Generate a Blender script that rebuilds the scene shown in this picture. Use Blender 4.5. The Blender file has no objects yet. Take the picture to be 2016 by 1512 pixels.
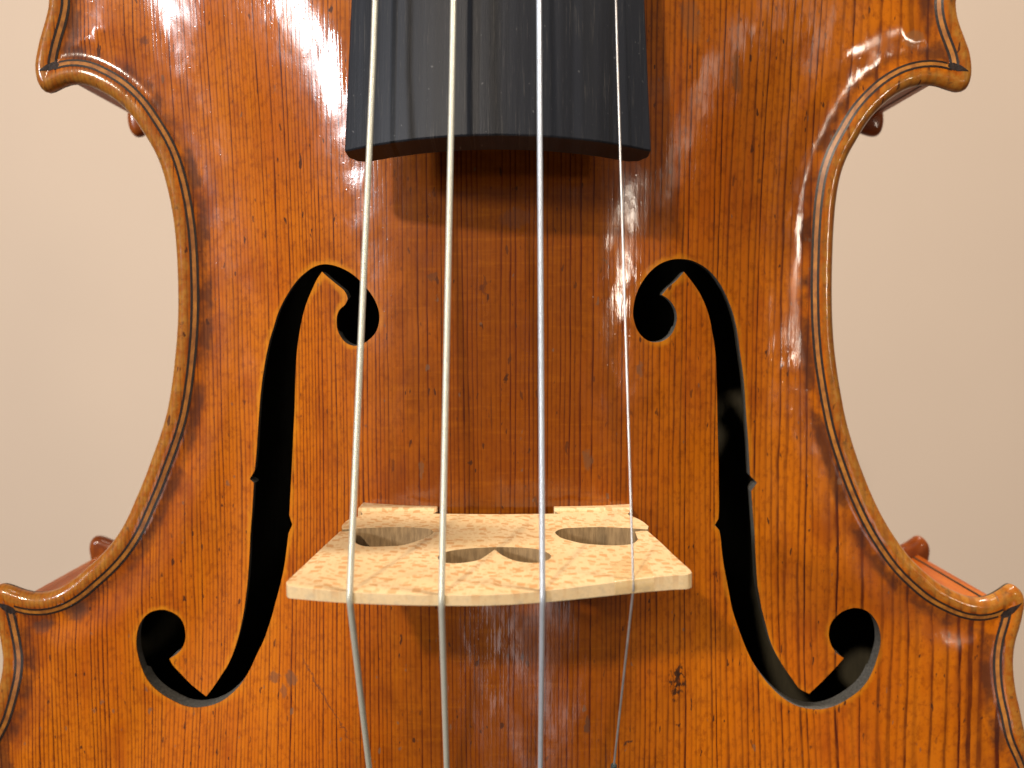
import bpy, bmesh, math, random
import numpy as np
from mathutils import Vector, Matrix
from mathutils.geometry import delaunay_2d_cdt

S = 0.001                      # everything below is written in millimetres
random.seed(7)
rng = np.random.default_rng(7)
scene = bpy.context.scene
COL = scene.collection

# ------------------------------------------------------------------ camera
PW, PH, F = 2016.0, 1512.0, 1670.0      # photograph size and focal length in its pixels
NX, NY, H = 1015.0, 640.0, 143.0        # where the straight-down ray falls, camera height over the edge plane


def nrm(v):
    return v / np.linalg.norm(v)


dn = nrm(np.array([(NX - PW / 2) / F, -(NY - PH / 2) / F, -1.0]))
wz = -dn
wy = np.array([0., 1., 0.]); wy = nrm(wy - wz * wy.dot(wz))
wx = np.cross(wy, wz)
R = np.array([wx, wy, wz])               # camera vector -> world vector


def ray(px, py):
    return R @ np.array([(px - PW / 2) / F, -(py - PH / 2) / F, -1.0])


_d = ray(997, 1000)
_t = -H / _d[2]
CAM = np.array([-_d[0] * _t, -_d[1] * _t, H])


def on_z(px, py, z=0.0):
    d = ray(px, py)
    return CAM + d * ((z - CAM[2]) / d[2])


def on_plane(px, py, p0, n):
    d = ray(px, py)
    return CAM + d * (np.dot(np.array(p0) - CAM, n) / np.dot(d, n))


cam_data = bpy.data.cameras.new('camera')
cam = bpy.data.objects.new('camera', cam_data)
COL.objects.link(cam)
cam.matrix_world = Matrix([[*R[0], CAM[0] * S], [*R[1], CAM[1] * S], [*R[2], CAM[2] * S], [0, 0, 0, 1]])
cam_data.sensor_width = 36
cam_data.lens = 36 * F / PW
cam_data.clip_start = 0.005
cam_data.clip_end = 50
cam_data.dof.use_dof = True
cam_data.dof.focus_distance = 0.124
cam_data.dof.aperture_fstop = cam_data.lens / 1.15
scene.camera = cam

# ------------------------------------------------------------------ world and lamps
world = bpy.data.worlds.new('World')
scene.world = world
world.use_nodes = True
bg = world.node_tree.nodes['Background']
bg.inputs[0].default_value = (1.0, 0.93, 0.86, 1)
bg.inputs[1].default_value = 0.07
scene.view_settings.view_transform = 'Standard'
scene.view_settings.look = 'None'
scene.view_settings.exposure = 0.0
scene.view_settings.gamma = 1.0


def lamp(name, loc, aim, size, power, col=(1, 0.9, 0.78), size_y=None):
    l = bpy.data.lights.new(name, 'AREA')
    l.shape = 'DISK' if size_y is None else 'RECTANGLE'
    l.size = size * S
    if size_y is not None:
        l.size_y = size_y * S
    l.energy = power
    l.color = col
    o = bpy.data.objects.new(name, l)
    COL.objects.link(o)
    o.location = Vector(loc) * S
    o.rotation_euler = (Vector(aim) - Vector(loc)).to_track_quat('-Z', 'Y').to_euler()
    return o


AIM = (0, 15, 5)
lamp('ceiling_spot', (-820, 1150, 1900), AIM, 130, 40, (1, 0.86, 0.70))
lamp('ceiling_panel', (1240, 190, 1760), AIM, 200, 6.5, (1, 0.86, 0.70))
lamp('ceiling_panel', (2050, 420, 1400), AIM, 340, 0.9, (1, 0.86, 0.70))
lamp('window', (-1640, 560, 1370), AIM, 200, 35, (0.93, 0.95, 1.0), 230)
lamp('bridge_fill', (100, 2300, 820), AIM, 500, 12.5, (1, 0.88, 0.74), 500)  # fill light added to brighten the bridge front and the wall
lamp('wall_fill', (1900, 5200, -100), (200, -1600, -1200), 1500, 330, (1, 0.88, 0.76), 300)  # unseen fill, added only to light the wall behind
lamp('ceiling_panel', (60, -470, 1050), AIM, 120, 0.35, (1, 0.93, 0.92), 330)

# ------------------------------------------------------------------ node helpers


class G:
    def __init__(self, name):
        self.m = bpy.data.materials.new(name)
        self.m.use_nodes = True
        self.nt = self.m.node_tree
        self.bsdf = self.nt.nodes['Principled BSDF']

    def put(self, sock, v):
        if hasattr(v, 'is_output'):
            self.nt.links.new(v, sock)
        elif v is not None:
            if hasattr(sock.default_value, '__len__') and not hasattr(v, '__len__'):
                v = (v,) * len(sock.default_value)
            if hasattr(v, '__len__') and len(v) == 3 and len(sock.default_value) == 4:
                v = (*v, 1)
            sock.default_value = v

    def math(self, op, a, b=None, c=None, clamp=False):
        n = self.nt.nodes.new('ShaderNodeMath'); n.operation = op; n.use_clamp = clamp
        for i, v in enumerate((a, b, c)):
            if v is not None:
                self.put(n.inputs[i], v)
        return n.outputs[0]

    def add(self, a, b): return self.math('ADD', a, b)
    def mul(self, a, b): return self.math('MULTIPLY', a, b)
    def sub(self, a, b): return self.math('SUBTRACT', a, b)

    def mm(self):
        """object coordinates in millimetres -> x, y, z"""
        t = self.nt.nodes.new('ShaderNodeTexCoord')
        v = self.nt.nodes.new('ShaderNodeVectorMath'); v.operation = 'SCALE'
        self.nt.links.new(t.outputs['Object'], v.inputs[0]); v.inputs['Scale'].default_value = 1 / S
        s = self.nt.nodes.new('ShaderNodeSeparateXYZ')
        self.nt.links.new(v.outputs[0], s.inputs[0])
        return s.outputs[0], s.outputs[1], s.outputs[2]

    def vec(self, x, y, z=0.0):
        n = self.nt.nodes.new('ShaderNodeCombineXYZ')
        for i, v in enumerate((x, y, z)):
            self.put(n.inputs[i], v)
        return n.outputs[0]

    def noise(self, vec, scale=1.0, detail=2.0, rough=0.5, dist=0.0):
        n = self.nt.nodes.new('ShaderNodeTexNoise')
        self.put(n.inputs['Vector'], vec)
        n.inputs['Scale'].default_value = scale
        n.inputs['Detail'].default_value = detail
        n.inputs['Roughness'].default_value = rough
        n.inputs['Distortion'].default_value = dist
        return n.outputs['Fac']

    def white(self, v):
        n = self.nt.nodes.new('ShaderNodeTexWhiteNoise'); n.noise_dimensions = '1D'
        self.put(n.inputs['W'], v)
        return n.outputs['Value']

    def voronoi(self, vec, metric='EUCLIDEAN', rnd=1.0):
        n = self.nt.nodes.new('ShaderNodeTexVoronoi'); n.distance = metric; n.voronoi_dimensions = '2D'
        self.put(n.inputs['Vector'], vec)
        n.inputs['Scale'].default_value = 1.0
        n.inputs['Randomness'].default_value = rnd
        return n.outputs['Distance'], n.outputs['Color']

    def step(self, v, a, b, lo=0.0, hi=1.0):
        n = self.nt.nodes.new('ShaderNodeMapRange'); n.interpolation_type = 'SMOOTHSTEP'
        self.put(n.inputs['Value'], v)
        for k, x in zip(('From Min', 'From Max', 'To Min', 'To Max'), (a, b, lo, hi)):
            n.inputs[k].default_value = x
        return n.outputs[0]

    def mix(self, f, a, b, mode='MIX'):
        n = self.nt.nodes.new('ShaderNodeMix'); n.data_type = 'RGBA'; n.blend_type = mode
        self.put(n.inputs[0], f); self.put(n.inputs[6], a); self.put(n.inputs[7], b)
        return n.outputs[2]

    def ramp(self, f, stops):
        n = self.nt.nodes.new('ShaderNodeValToRGB')
        self.put(n.inputs[0], f)
        e = n.color_ramp.elements
        while len(e) < len(stops):
            e.new(0.5)
        for el, (p, c) in zip(e, stops):
            el.position = p
            el.color = (c, c, c, 1) if not hasattr(c, '__len__') else (*c, 1)
        return n.outputs[0]

    def attr(self, name):
        n = self.nt.nodes.new('ShaderNodeAttribute'); n.attribute_name = name
        return n.outputs['Fac']

    def bump(self, h, dist, strength=1.0, normal=None):
        n = self.nt.nodes.new('ShaderNodeBump')
        n.inputs['Strength'].default_value = strength
        n.inputs['Distance'].default_value = dist * S
        self.put(n.inputs['Height'], h)
        if normal is not None:
            self.put(n.inputs['Normal'], normal)
        return n.outputs[0]

    def out(self, col, rough=0.5, normal=None, **kw):
        self.put(self.bsdf.inputs['Base Color'], col)
        self.put(self.bsdf.inputs['Roughness'], rough)
        if normal is not None:
            self.put(self.bsdf.inputs['Normal'], normal)
        for k, v in kw.items():
            self.put(self.bsdf.inputs[k.replace('_', ' ')], v)
        return self.m


# ------------------------------------------------------------------ materials
def spruce_varnish():
    g = G('aged_amber_varnish_on_spruce')
    x, y, z = g.mm()
    # annual rings: fine in the middle and on the bass side, wider to the treble side
    xr = g.math('MAXIMUM', x, 0.0)
    ph = g.sub(g.mul(x, 1.45), g.mul(g.mul(xr, xr), 0.0066))
    ph = g.add(ph, g.mul(g.noise(g.vec(g.mul(x, 0.16), g.mul(y, 0.0035)), 1, 2), 3.0))
    ph = g.add(ph, g.mul(g.noise(g.vec(g.mul(x, 0.9), g.mul(y, 0.05), 4.0), 1, 3), 0.75))
    ph = g.add(ph, g.mul(g.noise(g.vec(g.mul(x, 0.7), g.mul(y, 0.32), 14.0), 1, 2), 0.13))
    fr = g.math('FRACT', ph)
    ring = g.math('FLOOR', ph)
    rnd = g.white(ring)
    late = g.ramp(fr, [(0.0, 0.35), (0.10, 0.04), (0.42, 0.04), (0.66, 0.34), (0.80, 1.0), (0.95, 1.0), (1.0, 0.4)])
    along = g.noise(g.vec(g.mul(ph, 0.8), g.mul(y, 0.11), 2.0), 1, 4, 0.65)
    blk = g.mul(g.step(g.noise(g.vec(g.mul(ring, 7.7), g.mul(y, 0.075), 33.0), 1, 3, 0.6), 0.56, 0.70), g.step(late, 0.45, 0.8))
    lines = g.mul(late, g.mul(g.add(0.28, g.mul(rnd, 0.95)), g.step(along, 0.30, 0.58, 0.55, 1.0)))
    # ground colour: amber, orange-red and brown varnish patches
    big = g.noise(g.vec(g.mul(x, 0.030), g.mul(y, 0.022), 1.7), 1, 3, 0.55)
    mid = g.noise(g.vec(g.mul(x, 0.16), g.mul(y, 0.085), 9.1), 1, 4, 0.6)
    fine = g.noise(g.vec(g.mul(x, 1.1), g.mul(y, 0.8), 3.3), 1, 4, 0.65)
    streak = g.noise(g.vec(g.mul(x, 0.55), g.mul(y, 0.018), 6.3), 1, 3, 0.6)
    base = g.mix(g.step(big, 0.36, 0.64), (0.50, 0.127, 0.0012), (0.42, 0.092, 0.0010))
    base = g.mix(g.step(mid, 0.50, 0.72, 0, 0.55), base, (0.25, 0.041, 0.0012))
    base = g.mix(g.step(streak, 0.42, 0.66, 0, 0.42), base, (0.52, 0.145, 0.0020))
    base = g.mix(g.step(fine, 0.46, 0.70, 0, 0.58), base, (0.23, 0.046, 0.001))
    # the playing strip under the strings is coloured darker and browner
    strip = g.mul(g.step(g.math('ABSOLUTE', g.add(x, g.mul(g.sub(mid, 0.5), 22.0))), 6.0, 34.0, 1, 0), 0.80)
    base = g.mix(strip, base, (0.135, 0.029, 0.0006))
    # silky cross figure
    silk = g.noise(g.vec(g.mul(x, 0.10), g.mul(y, 0.9), 12.0), 1, 3, 0.6)
    base = g.mix(g.step(silk, 0.50, 0.72, 0, 0.12), base, (0.54, 0.165, 0.002))
    col = g.mix(g.mul(lines, 0.88), base, (0.070, 0.0090, 0.0010))
    col = g.mix(g.mul(blk, 0.42), col, (0.040, 0.010, 0.004))
    # edge: worn varnish on the lip, dirt and thick red varnish by the purfling
    d = g.attr('edge_d')
    dn_ = g.add(d, g.mul(g.sub(g.noise(g.vec(x, y, 0), 0.35, 3), 0.5), 1.8))
    red = g.mul(g.step(dn_, 5.0, 13.0, 1, 0), g.step(g.noise(g.vec(g.mul(x, 0.25), g.mul(y, 0.12), 21), 1, 3), 0.36, 0.62))
    col = g.mix(g.mul(red, 0.55), col, (0.150, 0.026, 0.004))
    dirt = g.mul(g.step(g.math('ABSOLUTE', g.sub(dn_, 4.9)), 0.5, 1.7, 1, 0),
                 g.step(g.noise(g.vec(x, y, 5), 0.16, 4, 0.6), 0.34, 0.58))
    col = g.mix(g.mul(dirt, 0.75), col, (0.045, 0.014, 0.008))
    lipn = g.noise(g.vec(x, y, 2), 0.8, 4, 0.65)
    lipc = g.mix(g.step(lipn, 0.35, 0.65), (0.36, 0.150, 0.020), (0.30, 0.082, 0.006))
    lipc = g.mix(g.mul(late, 0.38), lipc, (0.16, 0.075, 0.018))
    lipc = g.mix(g.step(g.noise(g.vec(x, y, 8), 0.55, 5, 0.75), 0.56, 0.70, 0, 0.8), lipc, (0.085, 0.045, 0.016))
    col = g.mix(g.mul(g.step(dn_, 1.6, 2.7, 1, 0), 0.92), col, lipc)
    hd = g.add(g.attr('hole_d'), g.mul(g.sub(g.noise(g.vec(x, y, 3), 0.5, 3), 0.5), 1.6))
    col = g.mix(g.mul(g.step(hd, 0.1, 1.0, 0.6, 0), g.step(mid, 0.38, 0.62, 0.15, 1.0)), col, (0.60, 0.215, 0.006))
    # small dents, resin streaks and grey bruises
    sp = g.noise(g.vec(g.mul(x, 1.0), g.mul(y, 0.36), 31), 1, 2, 0.5)
    sp2 = g.noise(g.vec(g.mul(x, 0.05), g.mul(y, 0.05), 41), 1, 2, 0.5)
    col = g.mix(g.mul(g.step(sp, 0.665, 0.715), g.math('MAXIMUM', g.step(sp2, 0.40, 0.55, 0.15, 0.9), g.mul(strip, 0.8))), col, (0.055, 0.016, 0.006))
    gr = g.noise(g.vec(g.mul(x, 0.62), g.mul(y, 0.30), 51), 1, 2, 0.5)
    col = g.mix(g.step(gr, 0.70, 0.74, 0, 0.6), col, (0.13, 0.075, 0.045))
    # particular stains
    spk = g.step(g.noise(g.vec(g.mul(x, 1.3), g.mul(y, 0.8), 91), 1, 3, 0.6), 0.44, 0.56)
    for (cx, cy, rx, ry, ang, s, c) in STAINS:
        ca, sa = math.cos(ang), math.sin(ang)
        dx = g.add(g.sub(x, cx), g.mul(g.sub(fine, 0.5), 2.2)); dy = g.add(g.sub(y, cy), g.mul(g.sub(lipn, 0.5), 2.6))
        u = g.mul(g.add(g.mul(dx, ca), g.mul(dy, sa)), 1 / rx)
        v = g.mul(g.sub(g.mul(dy, ca), g.mul(dx, sa)), 1 / ry)
        rr = g.add(g.mul(u, u), g.mul(v, v))
        f = g.step(rr, 0.4, 1.3, s, 0)
        if c[0] < 0.032:
            f = g.mul(f, spk)
        col = g.mix(f, col, c)
    # varnish surface: corduroy from the rings, brush waviness, crackle and dents
    h1 = g.mul(late, -0.55)
    worn = g.noise(g.vec(g.mul(x, 0.14), g.mul(y, 0.075), 111), 1, 4, 0.62)
    h2 = g.noise(g.vec(g.mul(x, 1.5), g.mul(y, 0.30), 61), 1, 3, 0.55)
    h3 = g.noise(g.vec(g.mul(x, 3.2), g.mul(y, 2.0), 71), 1, 3, 0.6)
    h4 = g.noise(g.vec(g.mul(x, 0.22), g.mul(y, 0.12), 81), 1, 2, 0.5)
    dv, dc = g.voronoi(g.vec(g.mul(x, 0.33), g.mul(y, 0.30), 3.0))
    pim = g.step(dv, 0.02, 0.06, 1, 0)
    h5 = g.noise(g.vec(g.mul(x, 0.075), g.mul(y, 0.06), 101), 1, 2, 0.5)
    h4 = g.add(h4, g.mul(h5, 2.3))
    n1 = g.bump(g.add(g.add(g.mul(h1, 0.006), g.mul(h2, 0.016)), g.add(g.mul(h3, 0.006), g.add(g.mul(h4, 0.16), g.mul(pim, 0.006)))), 1.0)
    return g.out(col, 0.5, n1, Specular_IOR_Level=0.08, Coat_Weight=g.step(worn, 0.34, 0.60, 0.30, 1.0), Coat_Roughness=g.step(worn, 0.36, 0.66, 0.20, 0.075), Coat_IOR=1.5,
                 Coat_Normal=n1)


def maple_varnish(name, a, b, axis=1):
    g = G(name)
    x, y, z = g.mm()
    fl = g.noise(g.vec(g.mul(x, 0.22), g.mul(y, 0.22), g.mul(z, 0.02)), 1, 3, 0.6, 0.4)
    fn = g.noise(g.vec(x, y, g.mul(z, 2.0)), 1.4, 3, 0.6)
    col = g.mix(g.step(fl, 0.38, 0.62), a, b)
    col = g.mix(g.step(fn, 0.5, 0.75, 0, 0.4), col, (0.16, 0.035, 0.006))
    n1 = g.bump(fn, 0.02)
    return g.out(col, 0.4, n1, Coat_Weight=0.45, Coat_Roughness=0.15, Specular_IOR_Level=0.1)


def plain(name, a, b, rough, scale=(1, 1, 1), bump=0.02, **kw):
    g = G(name)
    x, y, z = g.mm()
    n = g.noise(g.vec(g.mul(x, scale[0]), g.mul(y, scale[1]), g.mul(z, scale[2])), 1, 4, 0.6)
    return g.out(g.mix(g.step(n, 0.3, 0.7), a, b), rough, g.bump(n, bump), **kw)


def ebony():
    g = G('worn_satin_ebony')
    x, y, z = g.mm()
    xs = g.add(x, g.mul(y, -0.012))
    band = g.noise(g.vec(g.mul(xs, 0.24), g.mul(y, 0.002), 3.0), 1, 3, 0.6)
    por = g.noise(g.vec(g.mul(x, 3.5), g.mul(y, 0.12), 0.0), 1, 4, 0.7)
    col = g.mix(g.step(band, 0.36, 0.62), (0.009, 0.010, 0.0135), (0.017, 0.019, 0.025))
    # the two dark heartwood stripes of this board
    for cx, w, s in ((-15.2, 0.42, 0.9), (-4.4, 0.75, 0.55), (3.6, 0.35, 0.35), (13.4, 0.3, 0.35)):
        col = g.mix(g.step(g.math('ABSOLUTE', g.sub(xs, cx)), w * 0.6, w * 1.15, s, 0), col, (0.006, 0.005, 0.005))
    col = g.mix(g.step(por, 0.56, 0.70, 0, 0.75), col, (0.055, 0.052, 0.050))
    sc = g.noise(g.vec(g.mul(x, 2.0), g.mul(y, 1.6), 9.0), 1, 2, 0.5)
    col = g.mix(g.step(sc, 0.72, 0.76, 0, 0.6), col, (0.14, 0.14, 0.14))
    return g.out(col, g.add(0.42, g.mul(por, 0.10)), g.bump(g.add(g.mul(por, 1.0), g.mul(sc, 0.3)), 0.035), Specular_IOR_Level=0.19)


def bridge_maple():
    g = G('flecked_bridge_maple')
    x, y, z = g.mm()
    w = g.mul(g.sub(g.noise(g.vec(x, 0, z), 0.16, 2), 0.5), 5.0)
    zz = g.add(g.add(z, w), g.mul(x, -0.10))
    dist, c = g.voronoi(g.vec(g.mul(x, 0.42), g.mul(zz, 0.72)), 'CHEBYCHEV')
    dn_ = g.add(dist, g.mul(g.sub(g.noise(g.vec(x, 0, g.mul(z, 2)), 1.2, 2), 0.5), 0.05))
    s = g.nt.nodes.new('ShaderNodeSeparateColor'); g.nt.links.new(c, s.inputs[0])
    fl = g.mul(g.step(dn_, 0.19, 0.23, 1, 0), g.step(s.outputs[0], 0.15, 0.2))
    dist2, c2 = g.voronoi(g.vec(g.mul(x, 0.8), g.add(g.mul(zz, 0.9), 7.0)), 'CHEBYCHEV')
    fl2 = g.mul(g.step(dist2, 0.17, 0.24, 1, 0), 0.6)
    grain = g.noise(g.vec(g.mul(x, 3.2), g.mul(y, 2.5), g.mul(z, 0.6)), 1, 4, 0.7)
    soft = g.noise(g.vec(x, y, z), 0.13, 3)
    col = g.mix(g.step(soft, 0.35, 0.65), (0.64, 0.455, 0.232), (0.69, 0.50, 0.27))
    col = g.mix(g.step(grain, 0.50, 0.70, 0, 0.38), col, (0.50, 0.30, 0.13))
    col = g.mix(g.mul(g.mul(g.math('MAXIMUM', fl, fl2), 0.75), g.sub(1.0, g.attr('crown'))), col, (0.50, 0.235, 0.075))
    ink = g.noise(g.vec(x, y, z), 0.9, 3, 0.6)
    top = g.attr('crown')
    col = g.mix(g.mul(top, g.step(ink, 0.45, 0.72, 0.1, 0.55)), col, (0.34, 0.30, 0.22))
    return g.out(col, 0.5, g.bump(grain, 0.03), Specular_IOR_Level=0.35)


def winding(name, col, rough, pitch):
    g = G(name)
    x, y, z = g.mm()
    n = g.noise(g.vec(g.mul(x, 2), g.mul(y, 1.2), z), 1, 3)
    w = g.math('SINE', g.mul(y, 2 * math.pi / pitch))
    c = g.mix(g.step(n, 0.5, 0.75, 0, 0.2), col, tuple(v * 0.55 for v in col))
    return g.out(c, rough, g.bump(w, 0.012), Metallic=0.5, Specular_IOR_Level=0.6)


def wall_paint():
    g = G('beige_wall_paint')
    x, y, z = g.mm()
    n = g.noise(g.vec(x, y, z), 0.006, 3)
    f = g.noise(g.vec(x, y, z), 0.5, 3)
    return g.out(g.mix(n, (0.70, 0.557, 0.435), (0.725, 0.578, 0.45)), 0.75, g.bump(f, 0.05))


# ------------------------------------------------------------------ curve helpers
def catmull(pts, step, closed=False):
    P = np.array(pts, float)
    n = len(P)
    out = []
    segs = n if closed else n - 1
    for i in range(segs):
        if closed:
            p0, p1, p2, p3 = P[(i - 1) % n], P[i], P[(i + 1) % n], P[(i + 2) % n]
        else:
            p1, p2 = P[i], P[i + 1]
            p0 = P[i - 1] if i > 0 else 2 * p1 - p2
            p3 = P[i + 2] if i + 2 < n else 2 * p2 - p1
        t0 = 0.0
        t1 = t0 + max(np.linalg.norm(p1 - p0), 1e-6) ** 0.5
        t2 = t1 + max(np.linalg.norm(p2 - p1), 1e-6) ** 0.5
        t3 = t2 + max(np.linalg.norm(p3 - p2), 1e-6) ** 0.5
        k = max(1, int(math.ceil(np.linalg.norm(p2 - p1) / step)))
        for j in range(k):
            t = t1 + (t2 - t1) * j / k
            a1 = (t1 - t) / (t1 - t0) * p0 + (t - t0) / (t1 - t0) * p1
            a2 = (t2 - t) / (t2 - t1) * p1 + (t - t1) / (t2 - t1) * p2
            a3 = (t3 - t) / (t3 - t2) * p2 + (t - t2) / (t3 - t2) * p3
            b1 = (t2 - t) / (t2 - t0) * a1 + (t - t0) / (t2 - t0) * a2
            b2 = (t3 - t) / (t3 - t1) * a2 + (t - t1) / (t3 - t1) * a3
            out.append((t2 - t) / (t2 - t1) * b1 + (t - t1) / (t2 - t1) * b2)
    if not closed:
        out.append(P[-1])
    return np.array(out)


def split_curve(pts, step):
    """closed curve whose corners are the points with a third entry"""
    idx = [i for i, p in enumerate(pts) if len(p) == 3]
    P = [np.array(p[:2], float) for p in pts]
    if not idx:
        return catmull(P, step, True)
    out = []
    for a, b in zip(idx, idx[1:] + [idx[0] + len(P)]):
        seg = [P[k % len(P)] for k in range(a, b + 1)]
        out.extend(catmull(seg, step)[:-1])
    return np.array(out)


def smooth_closed(P, n):
    for _ in range(n):
        P = 0.5 * P + 0.25 * (np.roll(P, 1, 0) + np.roll(P, -1, 0))
    return P


def nearest(P, O):
    """distance to, and closest point on, the closed polyline O"""
    A = O; B = np.roll(O, -1, 0); D = B - A
    L2 = (D ** 2).sum(1) + 1e-12
    dist = np.empty(len(P)); near = np.empty((len(P), 2)); seg = np.empty(len(P), int)
    for i in range(0, len(P), 2000):
        p = P[i:i + 2000]
        q = p[:, None, :] - A[None]
        t = np.clip((q * D[None]).sum(2) / L2[None], 0, 1)
        r = q - t[..., None] * D[None]
        d2 = (r ** 2).sum(2)
        k = d2.argmin(1)
        j = np.arange(len(p))
        dist[i:i + 2000] = np.sqrt(d2[j, k])
        near[i:i + 2000] = A[k] + t[j, k][:, None] * D[k]
        seg[i:i + 2000] = k
    return dist, near, seg


def inside(P, O):
    A = O; B = np.roll(O, -1, 0)
    res = np.zeros(len(P), bool)
    for i in range(0, len(P), 4000):
        p = P[i:i + 4000]
        y = p[:, 1][:, None]; x = p[:, 0][:, None]
        c = (A[None, :, 1] > y) != (B[None, :, 1] > y)
        with np.errstate(divide='ignore', invalid='ignore'):
            xi = A[None, :, 0] + (y - A[None, :, 1]) * (B[None, :, 0] - A[None, :, 0]) / (B[None, :, 1] - A[None, :, 1])
        res[i:i + 4000] = (np.where(c, x < xi, False).sum(1) % 2) == 1
    return res


def inward(O):
    T = np.roll(O, -1, 0) - np.roll(O, 1, 0)
    T /= np.linalg.norm(T, axis=1)[:, None] + 1e-12
    n = np.stack([-T[:, 1], T[:, 0]], 1)
    a = 0.5 * np.sum(O[:, 0] * np.roll(O[:, 1], -1) - np.roll(O[:, 0], -1) * O[:, 1])
    return n if a > 0 else -n


# ------------------------------------------------------------------ the outline (photo silhouette, then the parts out of frame)
ZE = -1.6
LEFT_PX = [(99, 0), (94, 35), (83, 73), (75, 108), (72, 132), (74, 153), (80, 171), (90, 182), (101, 184), (115, 177), (135, 168.5),
           (156, 166), (175, 169), (194, 177), (222, 193), (243, 210), (264, 233), (285, 264), (305, 297), (319, 330),
           (330, 368), (339, 410), (345, 451), (349, 495), (351.5, 552), (352, 604), (350, 656), (345.5, 708), (340, 755),
           (332, 802), (323, 837), (312, 870), (300, 903), (286, 941), (269, 981), (252, 1020), (236, 1048), (215, 1076),
           (194, 1098), (167, 1122), (146, 1140), (118, 1157), (90, 1165), (66, 1165), (42, 1159), (21, 1151), (7, 1148),
           (-4, 1152), (-10, 1163), (-12, 1180), (-9, 1198), (-2, 1228), (5, 1262), (9, 1292), (7, 1320), (0, 1352), (-14, 1400), (-40, 1460)]
RIGHT_PX = [(2040, 1500), (2014, 1435), (2006, 1397), (1998, 1362), (1993, 1327), (1992, 1292), (1996, 1261), (2005, 1230), (2012, 1200),
            (2014, 1180), (2010, 1165), (2000, 1154), (1986, 1148), (1969, 1159), (1948, 1171), (1927, 1176), (1903, 1173),
            (1871, 1160), (1844, 1145), (1816, 1122), (1788, 1094), (1764, 1062), (1739, 1022), (1716, 976), (1691, 913),
            (1667, 837), (1653, 768), (1643, 701), (1638, 639), (1636.5, 569), (1637.5, 510), (1640, 451), (1645, 392), (1654, 344),
            (1667, 309), (1684, 278), (1705, 243), (1729, 215), (1757, 191), (1788, 174.5), (1819, 168), (1844, 170),
            (1865, 177), (1885, 182), (1900, 177), (1909, 155), (1910, 132), (1906, 104), (1896, 76), (1886, 49), (1881, 28), (1880, 0)]
lp = [on_z(*p, ZE)[:2] for p in LEFT_PX]
rp = [on_z(*p, ZE)[:2] for p in RIGHT_PX]
low = [(-93, -52), (-100, -72), (-104, -95), (-102, -120), (-92, -142), (-70, -156), (-35, -161.5), (0, -162.5), (35, -161.5), (70, -156),
       (93, -142), (103, -120), (105, -95), (101, -72), (94, -52)]
up = [(78.6, 100), (82.5, 122), (84, 143), (80.5, 164), (69, 182), (46, 192), (16, 195), (-16, 195), (-46, 192), (-69, 182), (-80.5, 164),
      (-84, 143), (-82.5, 122), (-78.6, 100)]
ctrl = lp + [np.array(p, float) for p in low] + rp + [np.array(p, float) for p in up]
dense = smooth_closed(catmull(ctrl, 0.25, True), 6)


def resample(P, fine, coarse):
    keep = [P[0]]
    acc = 0.0
    for a, b in zip(P[:-1], P[1:]):
        acc += np.linalg.norm(b - a)
        s = fine if -52 < b[1] < 92 else coarse
        if acc >= s:
            keep.append(b); acc = 0.0
    return np.array(keep)


OUT = resample(dense, 0.5, 1.6)
OUTN = inward(OUT)


# ------------------------------------------------------------------ belly surface
def spl(xs, ys):
    xs = np.array(xs, float); ys = np.array(ys, float)
    m = np.gradient(ys, xs)

    def f(x):
        x = np.clip(x, xs[0], xs[-1])
        i = np.clip(np.searchsorted(xs, x) - 1, 0, len(xs) - 2)
        h = xs[i + 1] - xs[i]; t = (x - xs[i]) / h
        return ((2 * t ** 3 - 3 * t ** 2 + 1) * ys[i] + (t ** 3 - 2 * t ** 2 + t) * h * m[i]
                + (-2 * t ** 3 + 3 * t ** 2) * ys[i + 1] + (t ** 3 - t ** 2) * h * m[i + 1])
    return f


WY = [-160, -150, -130, -100, -70, -45, -20, 0, 20, 40, 60, 85, 115, 145, 170, 190]
WX = [34, 66, 88, 95, 87, 70, 55, 48.5, 47, 47.5, 52, 63, 73, 75, 67, 40]
wfun = spl(WY, WX)


def arch(x, y):
    Hy = 14.6 * np.where(y > 0, 1 - (np.abs(y) / 191.0) ** 2.5, 1 - (np.abs(y) / 158.0) ** 2.5)
    Hy = np.maximum(Hy, 0)
    s = np.clip(np.abs(x) / np.maximum(wfun(y), 5), 0, 1)
    return Hy * 0.5 * (1 + np.cos(np.pi * s ** 1.62))


def sstep(a, b, v):
    t = np.clip((v - a) / (b - a), 0, 1)
    return t * t * (3 - 2 * t)


RB = 1.6


def lip(d):
    r = np.clip(d, 0, RB)
    z = -RB + np.sqrt(np.maximum(RB ** 2 - (RB - r) ** 2, 0))
    return z - 0.85 * sstep(1.4, 4.9, d) + 0.85 * sstep(4.9, 11.0, d)


def height(x, y, d):
    return lip(d) + arch(x, y) * sstep(2.5, 7.0, d)


def height_at(P):
    P = np.atleast_2d(P)
    d, _, _ = nearest(P, OUT)
    return height(P[:, 0], P[:, 1], d)


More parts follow.
